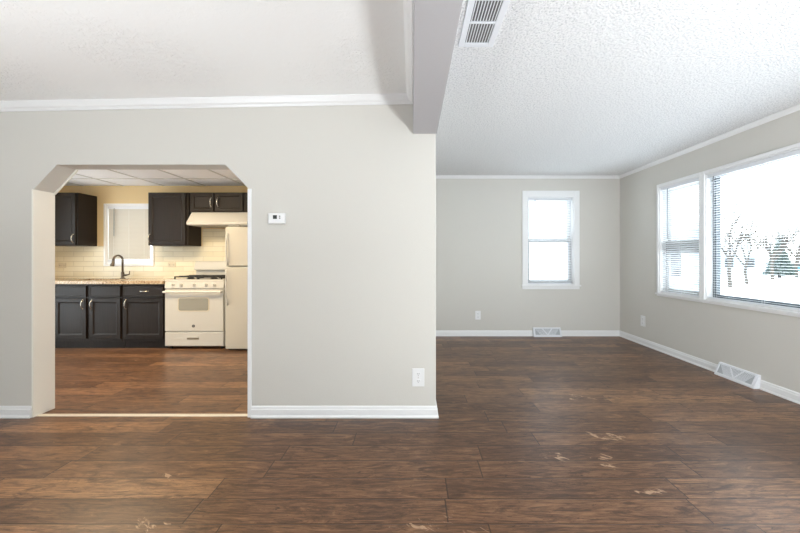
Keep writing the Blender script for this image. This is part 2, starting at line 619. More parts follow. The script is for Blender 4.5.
# right wall with three window holes
RZ0, RZ1 = .765, 2.150
holes = [(1.45, 2.08), (2.16, 3.930), (4.000, 4.662)]
w = MB()
prev = YB - .14
for a, b in holes:
    w.box(XR, XR + .14, prev, a, 0, TOP)
    w.box(XR, XR + .14, a, b, 0, RZ0).box(XR, XR + .14, a, b, RZ1, TOP)
    prev = b
w.box(XR, XR + .14, prev, YR, 0, TOP)
struct(w.build('wall_right', M['wall']))
# left wall and rear wall, behind the camera, with windows added to light this side
w = MB()
w.box(XL - .14, XL, YB - .14, YF, 0, TOP)
struct(w.build('wall_left', M['wall']))
w = MB()
w.box(XL, -2.8, YB - .14, YB, 0, TOP).box(-1.4, .85, YB - .14, YB, 0, TOP).box(-2.8, -1.4, YB - .14, YB, 0, .8).box(-2.8, -1.4, YB - .14, YB, 2.1, TOP).box(2.65, XR, YB - .14, YB, 0, TOP).box(.85, 2.65, YB - .14, YB, 0, .8).box(.85, 2.65, YB - .14, YB, 2.1, TOP)
struct(w.build('wall_rear', M['wall']))

# dropped beam between the two ceilings
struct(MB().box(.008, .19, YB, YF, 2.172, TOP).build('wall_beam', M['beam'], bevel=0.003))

# crown mouldings
CROWN = [(0, 0), (.010, 0), (.016, .012), (.032, .022), (.042, .040), (.050, .052), (.050, .075), (0, .075)]
# walking so that the room lies to the left
def zleft(x): return zl + (zr - zl) * (x - (XL - .14)) / (.1 - (XL - .14)) - .062
def sweep_z(path, prof, name, m):
    return struct(MB().sweep(path, prof).build(name, m))
# the left of walking direction must point into the room
sweep_z([(.008, YB, zleft(.008)), (.008, YF, zleft(.008)), (XL, YF, zleft(XL)), (XL, YB, zleft(XL))], CROWN, 'trim_1', M['trim'])
SMALL = [(o * .75, u * .62) for o, u in CROWN]
cz = ZC - .040
sweep_z([(XR, YB, cz), (XR, YR, cz), (XP, YR, cz), (XP, YF, cz)], SMALL, 'trim_2', M['trim'])
sweep_z([(.19, YF, cz), (.19, YB, cz)], SMALL, 'trim_3', M['trim'])

# opening liner: painted boards on the two upright jambs
struct(MB().box(OL, OL + .013, YF - .006, YF + TF + .006, 0, 1.745).build('trim_4', M['jamb'], bevel=.002))
struct(MB().box(OR_ - .008, OR_ + .022, YF - .006, YF + TF + .006, 0, 1.75).build('trim_5', M['trim'], bevel=.002))
# edge bead round the clipped corners on the kitchen side
bd = MB()
yb = YF + TF
bd.prism([(OL - .03, 1.735), (OL + .013, 1.735), (-2.715, OT - .010), (-2.715, OT + .03)], 'y', yb, yb + .012)
struct(bd.build('trim_6', M['jamb']))

# metal strip where the two floors meet
st = MB().prism([(2.735, 0), (2.775, 0), (2.768, .006), (2.742, .006)], 'x', OL + .013, OR_ - .013).build('threshold_strip', M['strip'])
tag(st, 'thin pale metal threshold strip on the floor across the kitchen opening', 'threshold strip')

# baseboards
BASE = [(0, 0), (.020, 0), (.020, .012), (.014, .020), (.013, .062), (.009, .070), (.009, .078), (.004, .088), (0, .088)]
def base(path, name):
    return struct(MB().sweep([(x, y, 0) for x, y in path], BASE).build(name, M['trim']))
# left-hand side of the walking direction = room side
base([(XP, YR), (XP, YF), (OR_ + .022, YF)], 'baseboard_front')
base([(OL, YF), (XL, YF), (XL, YB), (XR, YB), (XR, 3.30)], 'baseboard_left')
base([(XR, 3.74), (XR, YR), (2.322, YR)], 'baseboard_right')
base([(1.878, YR), (XP, YR)], 'baseboard_far')

# ------------------------------------------------------------------ windows
def wall_frame(side):
    """turns (along the wall, into the wall, height) into room coordinates"""
    if side == 'far': return lambda u, w, z: (u, YR + w, z)
    if side == 'right': return lambda u, w, z: (XR + w, u, z)
    if side == 'kitchen': return lambda u, w, z: (u, YK + w, z)
    if side == 'kitchen_left': return lambda u, w, z: (XKL - w, u, z)
    if side == 'left': return lambda u, w, z: (XL - w, u, z)
    return lambda u, w, z: (u, YB - w, z)


def wbox(mb, T, u0, u1, w0, w1, z0, z1):
    a, b = T(u0, w0, z0), T(u1, w1, z1)
    return mb.box(min(a[0], b[0]), max(a[0], b[0]), min(a[1], b[1]), max(a[1], b[1]), z0, z1)


def wframe(mb, T, u0, u1, z0, z1, w0, w1, t, tb=None, tt=None, tr=None):
    """rectangular ring"""
    tb = t if tb is None else tb
    tt = t if tt is None else tt
    tr = t if tr is None else tr
    wbox(mb, T, u0, u0 + t, w0, w1, z0, z1)
    wbox(mb, T, u1 - tr, u1, w0, w1, z0, z1)
    wbox(mb, T, u0 + t, u1 - tr, w0, w1, z1 - tt, z1)
    wbox(mb, T, u0 + t, u1 - tr, w0, w1, z0, z0 + tb)
    return mb


def window(n, side, u0, u1, z0, z1, kind, case=(.07, .07, .07, .05), horn=.012, proud=.045, sashmat='vinyl', meet=.05, mid=None):
    T = wall_frame(side)
    r = thing('window_%d' % n, T((u0 + u1) / 2, 0, z0), None, None)
    r['kind'] = 'structure'
    cl, cr, ct, cb = case
    m = MB()
    wbox(m, T, u0 - cl, u0 + .002, -.018, 0, z0 - .0, z1 + ct)
    wbox(m, T, u1 - .002, u1 + cr, -.018, 0, z0 - .0, z1 + ct)
    wbox(m, T, u0 + .002, u1 - .002, -.018, 0, z1 - .002, z1 + ct)
    m.build('casing', M['trim'], r, bevel=.003)
    m = MB()
    wbox(m, T, u0 - cl - horn, u1 + cr + horn, -proud, .03, z0 - .022, z0)
    wbox(m, T, u0 - cl, u1 + cr, -.016, 0, z0 - .022 - cb, z0 - .022)
    m.build('sill', M['trim'], r, bevel=.003)
    m = MB()
    wframe(m, T, u0, u1, z0, z1, .0, .14, .012)
    m.build('jamb_liner', M['trim'], r)
    a, b, c, d = u0 + .012, u1 - .012, z0 + .012, z1 - .012
    if kind == 'hung':
        mid = mid or (c + d) / 2
        for nm, lo, hi, w in (('upper_sash', mid - meet / 2, d, .10), ('lower_sash', c, mid + meet / 2, .075)):
            m = MB()
            wframe(m, T, a, b, lo, hi, w, w + .028, .052, tb=.055 if nm == 'lower_sash' else meet, tt=meet if nm == 'lower_sash' else .045)
            s = m.build(nm, M[sashmat], r, bevel=.003)
            m = MB()
            wbox(m, T, a + .04, b - .04, w + .012, w + .016, lo + .04, hi - .04)
            m.build('pane', M['glass'], s)
        for q in (.3, .7):
            m = MB()
            u = a + (b - a) * q
            wbox(m, T, u - .025, u + .025, .055, .078, mid + meet / 2 - .004, mid + meet / 2 + .014)
            m.build('sash_lock', M['trim'], r, bevel=.003)
    else:
        m = MB()
        wframe(m, T, a, b, c, d, .07, .12, .045)
        s = m.build('sash', M[sashmat], r, bevel=.003)
        m = MB()
        wbox(m, T, a + .04, b - .04, .09, .095, c + .04, d - .04)
        m.build('pane', M['glass'], s)
    return r


def blind(side, u0, u1, z0, z1, w, label, tilt=0.0, material='slat', pitch=.026, wand_u=None, wand_len=.6, group=None, wand_w=None, cords=3):
    T = wall_frame(side)
    r = thing('window_blind', T((u0 + u1) / 2, w, z0), label, 'blind', group)
    m = MB()
    wbox(m, T, u0, u1, w - .014, w + .014, z1 - .04, z1)
    m.build('headrail', M['metalwhite'], r, bevel=.002)
    # slats: shallow curved strips, all of one blind in one mesh
    m = MB()
    z = z0 + .03
    hw = .0125
    ct, sn = math.cos(tilt), math.sin(tilt)
    while z < z1 - .045:
        rows = []
        for q, cur in ((-hw, 0), (0, .0022), (hw, 0)):
            dw, dz = q * ct - cur * sn, q * sn + cur * ct
            rows.append([m.bm.verts.new(T(u, w + dw, z + dz)) for u in (u0 + .004, u1 - .004)])
        for A, B in zip(rows, rows[1:]):
            m.bm.faces.new((A[0], A[1], B[1], B[0]))
        z += pitch
    m.build('slats', M[material], r)
    m = MB()
    wbox(m, T, u0 + .003, u1 - .003, w - .012, w + .012, z0, z0 + .014)
    m.build('bottom_rail', M['metalwhite'], r, bevel=.002)
    m = MB()
    for i in range(cords):
        u = u0 + .09 + (u1 - u0 - .18) * i / max(1, cords - 1)
        for dw in (-.013, .013):
            a, b = T(u, w + dw, z0 + .01), T(u, w + dw, z1 - .02)
            m.tube([a, b], .0009, 5)
    m.build('ladder_cord', M['metalwhite'], r)
    if wand_u is not None:
        ww = (w - .02) if wand_w is None else wand_w
        m = MB()
        m.tube([T(wand_u, w, z1 - .02), T(wand_u, ww, z1 - .04), T(wand_u, ww, z1 - .05 - wand_len)], .0045, 6)
        m.build('tilt_wand', M['wand'], r)
    return r


window(1, 'far', fx0, fx1, fz0, fz1, 'hung', case=(.078, .078, .09, .045), sashmat='farsash')
blind('far', fx0 + .014, fx1 - .014, fz0 + .014, fz1 - .014, .05, 'narrow white mini blind in the small window of the far wall',
      tilt=-.75, wand_u=1.935, wand_len=.50)
window(2, 'right', 4.000, 4.662, RZ0, RZ1, 'hung', case=(.034, .032, .034, .02), horn=.004, proud=.035, meet=.15, mid=1.36, sashmat='farsash')
window(3, 'right', 2.16, 3.930, RZ0, RZ1, 'picture', case=(.045, .034, .034, .02), horn=.0, proud=.03, sashmat='darksash')
window(4, 'right', 1.45, 2.08, RZ0, RZ1, 'hung', case=(.05, .035, .05, .02))
blind('right', 4.014, 4.648, RZ0 + .014, RZ1 - .014, .022, 'white mini blind over the narrow left-hand unit of the big window on the right wall',
      tilt=-.70, wand_u=4.52, wand_len=.62, wand_w=.0)
blind('right', 2.175, 3.916, RZ0 + .014, RZ1 - .014, .022, 'wide white mini blind across the large picture window on the right wall',
      tilt=-.12, wand_u=3.83, wand_len=.62, wand_w=.0, cords=4)
window(5, 'kitchen', kx0, kx1, kz0, kz1, 'hung', case=(.028, .028, .025, .004), sashmat='vinyl', horn=0, proud=.02)
blind('kitchen', kx0 + .014, kx1 - .045, kz0 + .055, kz1 - .014, .02, 'closed white blind in the kitchen window above the sink',
      tilt=-1.38, pitch=.0195, material='kslat', wand_u=-4.50, wand_len=.40)
window(6, 'kitchen_left', 3.0, 4.5, .08, 2.08, 'picture')  # unseen window added to bring daylight up to the kitchen ceiling
window(7, 'rear', .85, 2.65, .8, 2.1, 'picture')  # unseen rear window added to light the living side
window(8, 'rear', -2.8, -1.4, .8, 2.1, 'picture')  # unseen rear window added to light the dining side

# ------------------------------------------------------------------ kitchen cabinets
PANEL = [(0, .02), (0, .003), (.003, 0), (.050, 0), (.058, .004), (.064, .010), (.070, .011)]
PANEL_S = [(0, .02), (0, .003), (.003, 0), (.042, 0), (.048, .004), (.052, .008), (.056, .009)]
DRAWER = [(0, .02), (0, .004), (.004, 0), (.018, 0), (.022, .003)]


def pull(parent, x, z, y, vertical=True, L=.115, out=.03):
    pts = []
    for i in range(9):
        t = i / 8
        s = (t - .5) * L
        d = out * math.sin(math.pi * t) ** .6 if 0 < t < 1 else 0
        pts.append((x, y - d, z + s) if vertical else (x + s, y - d, z))
    rad = [.0055 + .002 * abs(i - 4) / 4 for i in range(9)]
    m = MB().tube(pts, rad, 8)
    for e in (pts[0], pts[-1]):
        m.tube([(e[0], y, e[2]), (e[0], y - .006, e[2])], .009, 10)
    m.build('handle', M['nickel'], parent, smooth=True)


def door(parent, x0, x1, z0, z1, y, hx=None, hz=None, prof=PANEL, name='door'):
    d = MB().rings(x0, x1, z0, z1, y, prof).build(name, M['wood'], parent)
    if hx is not None: pull(d, hx, hz, y)
    return d


def wall_cabinet(x0, x1, z0, z1, label, doors, yface=5.03, group=None):
    r = thing('wall_cabinet', ((x0 + x1) / 2, YK, z0), label, 'cabinet', group)
    MB().box(x0, x1, yface + .021, YK - .001, z0, z1).build('carcass', M['wood'], r, bevel=.002)
    for (a, b, hx) in doors:
        p = PANEL if z1 - z0 > .4 else PANEL_S
        hz = z0 + .10 if z1 - z0 > .4 else z0 + .14
        door(r, a, b, z0 + .008, z1 - .008, yface, hx, hz, prof=p)
    return r


wall_cabinet(-5.21, -4.752, 1.397, 2.150, 'dark wall cabinet left of the kitchen window, beside the opening edge', [(-5.202, -4.772, -4.80)])
wall_cabinet(-3.752, -3.180, 1.397, 2.152, 'tall single-door dark wall cabinet between the kitchen window and the range hood', [(-3.738, -3.21, -3.715)])
wall_cabinet(-3.162, -2.300, 1.870, 2.152, 'short two-door dark wall cabinet above the range hood', [(-3.135, -2.815, -2.845), (-2.79, -2.40, -2.75)])

YD = 4.74                          # face of the base doors
def base_cabinet(x0, x1, label, fronts, doors):
    r = thing('base_cabinet', ((x0 + x1) / 2, 5.0, 0), label, 'cabinet')
    m = MB().box(x0, x0 + .018, YD + .021, YK - .001, .10, .872).box(x1 - .018, x1, YD + .021, YK - .001, .10, .872)
    m.box(x0 + .018, x1 - .018, YD + .021, YD + .039, .10, .872).box(x0 + .018, x1 - .018, YK - .019, YK - .001, .10, .872).box(x0 + .018, x1 - .018, YD + .039, YK - .019, .10, .118)
    m.build('carcass', M['wood'], r, bevel=.001)
    MB().box(x0, x1, YD + .07, YD + .09, 0, .10).build('toe_kick', M['wood'], r)
    for (a, b, h) in fronts:
        d = MB().rings(a, b, .700, .850, YD, DRAWER).build('drawer_front', M['wood'], r)
        if h: pull(d, (a + b) / 2 + .02, .775, YD, vertical=False, L=.11, out=.028)
    for (a, b, hx) in doors:
        door(r, a, b, .142, .680, YD, hx, .600)
    return r

base_cabinet(-5.40, -4.80, 'dark base cabinet in the left corner of the kitchen counter', [(-5.38, -4.82, False)], [(-5.38, -4.82, -5.33)])
base_cabinet(-4.795, -3.885, 'dark double-door sink base cabinet under the faucet', [(-4.78, -4.355, False), (-4.315, -3.895, False)],
             [(-4.78, -4.355, -4.395), (-4.315, -3.895, -4.275)])
base_cabinet(-3.880, -3.312, 'dark base cabinet with one drawer and door, left of the stove', [(-3.865, -3.325, True)], [(-3.865, -3.325, -3.82)])

# counter with the sink cut-out
sx0, sx1, sy0, sy1 = -4.70, -3.98, 4.84, 5.19
m = MB()
m.box(XKL, sx0, 4.715, YK - .009, .874, .914).box(sx1, -3.312, 4.715, YK - .009, .874, .914)
m.box(sx0, sx1, 4.715, sy0, .874, .914).box(sx0, sx1, sy1, YK - .009, .874, .914)
tag(m.build('countertop', M['granite']), 'speckled beige granite countertop over the dark base cabinets', 'countertop')
r = thing('kitchen_sink', (-4.34, 5.0, .70), 'stainless undermount sink set in the granite counter', 'sink')
m = MB()
m.box(sx0 - .01, sx0 + .004, sy0 - .01, sy1 + .01, .72, .8735).box(sx1 - .004, sx1 + .01, sy0 - .01, sy1 + .01, .72, .8735)
m.box(sx0, sx1, sy0 - .01, sy0 + .004, .72, .8735).box(sx0, sx1, sy1 - .004, sy1 + .01, .72, .8735).box(sx0 - .01, sx1 + .01, sy0 - .01, sy1 + .01, .716, .722)
m.build('basin', M['steel'], r)
MB().tube([(-4.34, 5.02, .722), (-4.34, 5.02, .726)], .045, 20).build('drain', M['bronze'], r)

# faucet
fx, fy, fz = -4.28, 5.25, .914
r = thing('kitchen_faucet', (fx, fy, fz), 'dark metal gooseneck faucet with pull-down spray behind the sink', 'faucet')
MB().tube([(fx, fy, fz), (fx, fy, fz + .012), (fx, fy, fz + .014), (fx, fy, fz + .10)], [.032, .032, .022, .021], 20).build('body', M['bronze'], r, smooth=False)
dx, dy = -.50, -.866
pts = [(fx, fy, fz + .10), (fx, fy, fz + .28)]
R = .055
for i in range(1, 10):
    a = math.pi * i / 10
    pts.append((fx + dx * R * (1 - math.cos(a)), fy + dy * R * (1 - math.cos(a)), fz + .28 + R * 1.15 * math.sin(a)))
pts.append((fx + dx * 2 * R, fy + dy * 2 * R, fz + .285))
MB().tube(pts, .0135, 12).build('spout', M['bronze'], r, smooth=True)
ex, ey = fx + dx * 2.05 * R, fy + dy * 2.05 * R
MB().tube([(fx + dx * 2 * R, fy + dy * 2 * R, fz + .29), (ex, ey, fz + .24), (ex + dx * .01, ey + dy * .01, fz + .205), (ex + dx * .012, ey + dy * .012, fz + .185)], [.015, .019, .026, .024], 14).build('spray_head', M['bronze'], r, smooth=True)
MB().tube([(fx + .015, fy, fz + .05), (fx + .055, fy - .005, fz + .055), (fx + .115, fy - .02, fz + .065), (fx + .125, fy - .025, fz + .115)], [.016, .014, .008, .006], 10).build('lever', M['bronze'], r, smooth=True)

# backsplash outlet
def outlet(side, u, z, wdt, hgt, label, m='plastic', horizontal=False, off=0.0):
    T = wall_frame(side)
    r = thing('electrical_outlet', T(u, -off, z), label, 'outlet')
    p = MB()
    wbox(p, T, u - wdt / 2, u + wdt / 2, -.007 - off, -off, z - hgt / 2, z + hgt / 2)
    p.build('cover_plate', M[m], r, bevel=.0035)
    k = wdt / .09
    for s in (-1, 1):
        cu, cz2 = (u + s * .024 * k, z) if horizontal else (u, z + s * .026 * hgt / .138 * 1.05)
        p = MB()
        n = 14
        ring = []
        for i in range(n):
            a = 2 * math.pi * i / n
            ring.append((cu + .019 * math.cos(a) * min(k, 1.0), max(-.014, min(.014, .019 * math.sin(a))) + cz2))
        va = [p.bm.verts.new(T(q[0], -.0072 - off, q[1])) for q in ring]
        vb = [p.bm.verts.new(T(q[0], -.0105 - off, q[1])) for q in ring]
        p.bm.faces.new(va)
        p.bm.faces.new(list(reversed(vb)))
        for i in range(n):
            p.bm.faces.new((va[i], vb[i], vb[(i + 1) % n], va[(i + 1) % n]))
        rc = p.build('receptacle', M[m], r)
        q = MB()
        for du in (-.0065, .0065):
            wbox(q, T, cu + du - .0013, cu + du + .0013, -.0109 - off, -.0103 - off, cz2 - .001, cz2 + .008)
        wbox(q, T, cu - .0022, cu + .0022, -.0109 - off, -.0103 - off, cz2 - .010, cz2 - .005)
        q.build('slots', M['black'], rc)
    p = MB()
    a, b = T(u, -.0065 - off, z), T(u, -.0085 - off, z)
    p.tube([a, b], .003, 8)
    p.build('screw', M['nickel'], r)
    return r

outlet('kitchen', -3.62, 1.118, .115, .075, 'beige horizontal outlet on the tiled backsplash left of the stove', 'beigeplastic', True, .008)
outlet('kitchen', -5.27, 1.107, .115, .075, 'beige horizontal outlet on the tiled backsplash below the left wall cabinet', 'beigeplastic', True, .008)
outlet('far', 1.03, .325, .085, .135, 'white outlet low on the far wall, left of the small window')
outlet('right', 4.99, .335, .10, .15, 'white outlet low on the right wall near the far corner')

# front wall outlet and thermostat (front wall faces -Y at YF)
_far = wall_frame
def wall_frame(side):
    if side == 'front': return lambda u, w, z: (u, YF + w, z)
    return _far(side)
outlet('front', .0475, .306, .094, .138, 'white outlet on the greige front wall beside the wall corner')

r = thing('thermostat', (-1.03, YF, 1.52), 'small white square thermostat on the front wall right of the kitchen opening', 'thermostat')
MB().rings(-1.094, -.966, 1.480, 1.562, YF - .028, [(0, .028), (0, .006), (.006, 0), (.012, 0)]).build('housing', M['plastic'], r)
MB().rings(-1.066, -1.018, 1.512, 1.550, YF - .0290, [(0, .003), (0, 0), (.003, 0)]).build('screen_bezel', M['plastic'], r)
MB().box(-1.054, -1.024, YF - .0300, YF - .0288, 1.516, 1.545).build('screen', M['lcd'], r)
for z in (1.536, 1.522):
    MB().box(-1.008, -.998, YF - .031, YF - .028, z - .005, z + .005).build('button', M['greybtn'], r, bevel=.001)

# ------------------------------------------------------------------ range hood
hx0, hx1 = -3.135, -2.290
r = thing('range_hood', ((hx0 + hx1) / 2, YK, 1.668), 'bisque range hood with sloping front under the short wall cabinet', 'range hood')
prof = [(YK - .009, 1.869), (5.05, 1.869), (5.03, 1.845), (4.945, 1.735), (4.930, 1.722), (4.930, 1.690), (4.95, 1.676), (YK - .009, 1.676)]
MB().prism(prof, 'x', hx0, hx1).build('canopy', M['bisque'], r, bevel=.004)
for i in range(2):
    m = MB()
    for j in range(9):
        x = -3.005 + i * .165 + j * .0155
        m.hexa([(x, 5.022, 1.822), (x + .009, 5.022, 1.822), (x + .009, 5.030, 1.822), (x, 5.030, 1.822),
                (x, 5.0305, 1.846), (x + .009, 5.0305, 1.846), (x + .009, 5.038, 1.846), (x, 5.038, 1.846)])
    m.build('vent_slots', M['grille'], r)
MB().box(-2.94, -2.50, 4.99, 5.30, 1.668, 1.677).build('grease_filter', M['grille'], r)
m = MB().box(-2.56, -2.40, 4.935, 4.985, 1.660, 1.677)
m.build('lamp_lens', M['ovenglass'], r)

# ------------------------------------------------------------------ gas stove
X0, X1 = -3.300, -2.515
r = thing('gas_stove', ((X0 + X1) / 2, 5.0, 0), 'bisque freestanding gas range with black burner grates', 'stove')
MB().box(X0, X1, 4.765, YK - .03, .035, .905).build('body', M['bisque'], r, bevel=.003)
for x in (X0 + .05, X1 - .05):
    for y in (4.80, 5.25):
        MB().tube([(x, y, 0), (x, y, .036)], .018, 12).build('foot', M['black'], r)
MB().box(X0 - .004, X1 + .004, 4.745, YK - .03, .905, .930).build('cooktop', M['bisque'], r, bevel=.006)
MB().prism([(4.765, .812), (4.742, .812), (4.735, .820), (4.748, .905), (4.765, .905)], 'x', X0, X1).build('control_panel', M['bisque'], r)
for px in (173.0, 181.0, 194.0, 206.0, 214.0):
    x = (px - 412) / FPX * 4.74
    k = MB().tube([(x, 4.745, .862), (x, 4.722, .860)], .024, 20, r2=.021).build('knob', M['bisque'], r, smooth=False)
    MB().box(x - .004, x + .004, 4.712, 4.723, .842, .880).build('grip', M['bisque'], k, bevel=.002)
# oven door
d = MB()
d.rings(X0 + .002, X1 - .002, .240, .798, 4.735, [(0, .03), (0, .006), (.006, 0), (.03, 0)])
dr = d.build('oven_door', M['bisque'], r)
wx0, wx1, wz0, wz1 = -3.110, -2.715, .520, .682
def rrect(x0, x1, z0, z1, rad, n=5):
    p = []
    for cx, cz_, a0 in ((x1 - rad, z1 - rad, 0), (x0 + rad, z1 - rad, 90), (x0 + rad, z0 + rad, 180), (x1 - rad, z0 + rad, 270)):
        for i in range(n + 1):
            a = math.radians(a0 + 90 * i / n)
            p.append((cx + rad * math.cos(a), cz_ + rad * math.sin(a)))
    return p
MB().prism(rrect(wx0 - .012, wx1 + .012, wz0 - .012, wz1 + .012, .03), 'y', 4.7315, 4.7352).build('window_frame', M['beigeplastic'], dr)
MB().prism(rrect(wx0, wx1, wz0, wz1, .022), 'y', 4.7300, 4.7325).build('oven_window', M['ovenglass'], dr)
m = MB().tube([(X0 + .012, 4.69, .770), (X1 - .012, 4.69, .770)], .015, 12)
for x in (X0 + .03, X1 - .03):
    m.box(x - .022, x + .022, 4.69, 4.737, .756, .784)
m.build('handle', M['bisque'], dr)
MB().tube([(-2.915, 4.736, .313), (-2.915, 4.732, .313)], .019, 20).build('emblem', M['black'], dr)
MB().tube([(-2.915, 4.7325, .313), (-2.915, 4.7315, .313)], .012, 16).build('emblem_ring', M['greybtn'], dr)
dd = MB().rings(X0 + .002, X1 - .002, .045, .226, 4.735, [(0, .03), (0, .006), (.006, 0), (.03, 0)]).build('storage_drawer', M['bisque'], r)
MB().box(-3.0, -2.84, 4.722, 4.737, .158, .172).build('handle', M['bisque'], dd, bevel=.003)
MB().box(-3.0, -2.84, 4.7325, 4.7355, .132, .156).build('grip_recess', M['grille'], dd)
# grates and burners
for gx0, gx1 in ((X0 + .075, X0 + .385), (X1 - .385, X1 - .075)):
    m = MB()
    zt = .970
    for y in (4.82, 5.25):
        m.box(gx0, gx1, y - .006, y + .006, zt - .014, zt)
    for x in (gx0, gx1):
        m.box(x - .006, x + .006, 4.82, 5.25, zt - .014, zt)
    cx = (gx0 + gx1) / 2
    m.box(gx0, gx1, 5.029, 5.041, zt - .014, zt)
    for cy in (4.925, 5.145):
        for a in range(4):
            ca, sa = math.cos(a * H + math.pi / 4), math.sin(a * H + math.pi / 4)
            m.tube([(cx + ca * .145, cy + sa * .10, zt - .006), (cx + ca * .04, cy + sa * .04, zt - .002)], .006, 6)
        m.box(cx - .006, cx + .006, cy - .10, cy - .035, zt - .012, zt + .004)
        m.box(cx - .006, cx + .006, cy + .035, cy + .10, zt - .012, zt + .004)
        m.box(gx0, cx - .035, cy - .006, cy + .006, zt - .012, zt + .004)
        m.box(cx + .035, gx1, cy - .006, cy + .006, zt - .012, zt + .004)
    for x in (gx0, gx1):
        for y in (4.83, 5.24):
            m.box(x - .007, x + .007, y - .007, y + .007, .929, zt)
    m.build('burner_grate', M['iron'], r, bevel=.002)
    for cy in (4.925, 5.145):
        MB().tube([(cx, cy, .929), (cx, cy, .938), (cx, cy, .939), (cx, cy, .949)], [.05, .048, .036, .034], 18).build('burner', M['iron'], r)
# backguard
MB().prism([(YK - .03, .930), (5.285, .930), (5.285, 1.035), (5.235, 1.045), (5.235, 1.065), (5.26, 1.150), (5.275, 1.172), (YK - .03, 1.172)], 'x', X0 + .085, X1 - .01).build('backguard', M['bisque'], r, bevel=.004)

# ------------------------------------------------------------------ refrigerator
RX0, RX1, RY = -2.453, -1.70, 4.66
r = thing('refrigerator', ((RX0 + RX1) / 2, 5.0, 0), 'bisque top-freezer refrigerator at the right end of the kitchen run', 'refrigerator')
MB().box(RX0 + .003, RX1 - .003, RY + .065, YK - .03, .03, 1.625).build('cabinet', M['bisque2'], r, bevel=.004)
MB().box(RX0 + .02, RX1 - .02, RY + .05, RY + .07, .004, .095).build('kick_grille', M['black'], r)
for x in (RX0 + .06, RX1 - .06):
    for y in (RY + .1, YK - .1): MB().tube([(x, y, 0), (x, y, .032)], .02, 10).build('foot', M['black'], r)
fd = MB().box(RX0, RX1, RY, RY + .06, 1.112, 1.628).build('freezer_door', M['bisque2'], r, bevel=.012, seg=3)
rd = MB().box(RX0, RX1, RY, RY + .06, .022, 1.098).build('refrigerator_door', M['bisque2'], r, bevel=.012, seg=3)
def fridge_handle(parent, za, zb):
    pts = []
    for i in range(9):
        t = i / 8
        pts.append((RX0 + .032, RY - .038 * math.sin(math.pi * min(1, t * 2) / 2) if za < zb and t < .5 else RY - .038 + .038 * max(0, (t - .5) * 2) ** 3, za + (zb - za) * t))
    m = MB().tube(pts, [.009] * 9, 10)
    m.build('handle', M['bisque'], parent, smooth=True)
fridge_handle(rd, 1.07, .60)
fridge_handle(fd, 1.13, 1.54)
MB().box(RX1 - .08, RX1 - .01, RY + .01, RY + .10, 1.628, 1.645).build('hinge_cover', M['bisque'], r, bevel=.003)

# ------------------------------------------------------------------ registers and vent
def register(side, u0, u1, h, label, dark):
    T = wall_frame(side)
    r = thing('baseboard_register', T((u0 + u1) / 2, 0, 0), label, 'register')
    D = .07
    def P(u, v, lift=0.0):     # v = 0 bottom edge of the sloping face, 1 top edge
        w = -D + (D - .022) * v
        z = .012 + (h - .016) * v
        return T(u, w - lift, z + lift * .4)
    m = MB()
    # housing: side profile extruded along the wall, the sloping face left a little behind the frame
    pr = [(0, 0), (-D, 0), (-D, .012), (-.020, h - .002), (-.018, h), (0, h)]
    va = [m.bm.verts.new(T(u0, a, b)) for a, b in pr]
    vb = [m.bm.verts.new(T(u1, a, b)) for a, b in pr]
    m.bm.faces.new(va)
    m.bm.faces.new(list(reversed(vb)))
    for i in range(len(pr)):
        j = (i + 1) % len(pr)
        m.bm.faces.new((va[i], vb[i], vb[j], va[j]))
    m.build('housing', M['metalwhite'], r)
    def slab(mb, quad, lo, hi):
        mb.hexa([P(u, v, lo) for u, v in quad] + [P(u, v, hi) for u, v in quad])
    W_ = u1 - u0
    m = MB()
    a, b = u0 + .012, u1 - .012
    mid = (a + b) / 2
    half = W_ * .175
    slab(m, [(a, .03), (b, .03), (b, .16), (a, .16)], -.001, .005)
    slab(m, [(a, .90), (b, .90), (b, .99), (a, .99)], -.001, .005)
    slab(m, [(a, .10), (a + .014, .10), (a + .014, .95), (a, .95)], -.001, .005)
    slab(m, [(b - .014, .10), (b, .10), (b, .95), (b - .014, .95)], -.001, .005)
    slab(m, [(mid - .008, .14), (mid + .008, .14), (mid - half + .010, .92), (mid - half - .008, .92)], -.001, .004)
    slab(m, [(mid - .008, .14), (mid + .008, .14), (mid + half + .008, .92), (mid + half - .010, .92)], -.001, .004)
    m.build('grille_frame', M['metalwhite'], r)
    # fine louvres, fanned like the photo's starburst
    m = MB()
    n = 26
    for i in range(n):
        t = (i + .5) / n
        ut = a + .016 + (b - a - .032) * t
        ub = mid + (ut - mid) * .62
        slab(m, [(ub - .0022, .15), (ub + .0022, .15), (ut + .0022, .91), (ut - .0022, .91)], -.001, .002)
    m.build('louvres', M['metalwhite'], r)
    m = MB()
    slab(m, [(a + .012, .13), (b - .012, .13), (b - .012, .92), (a + .012, .92)], -.002, .0006)
    m.build('damper', M['reggrey'], r)
    return r

register('far', 1.884, 2.316, .135, 'white baseboard register at the foot of the far wall, under the small window', False)
register('right', 3.305, 3.735, .128, 'white baseboard register on the right wall under the big picture window', True)

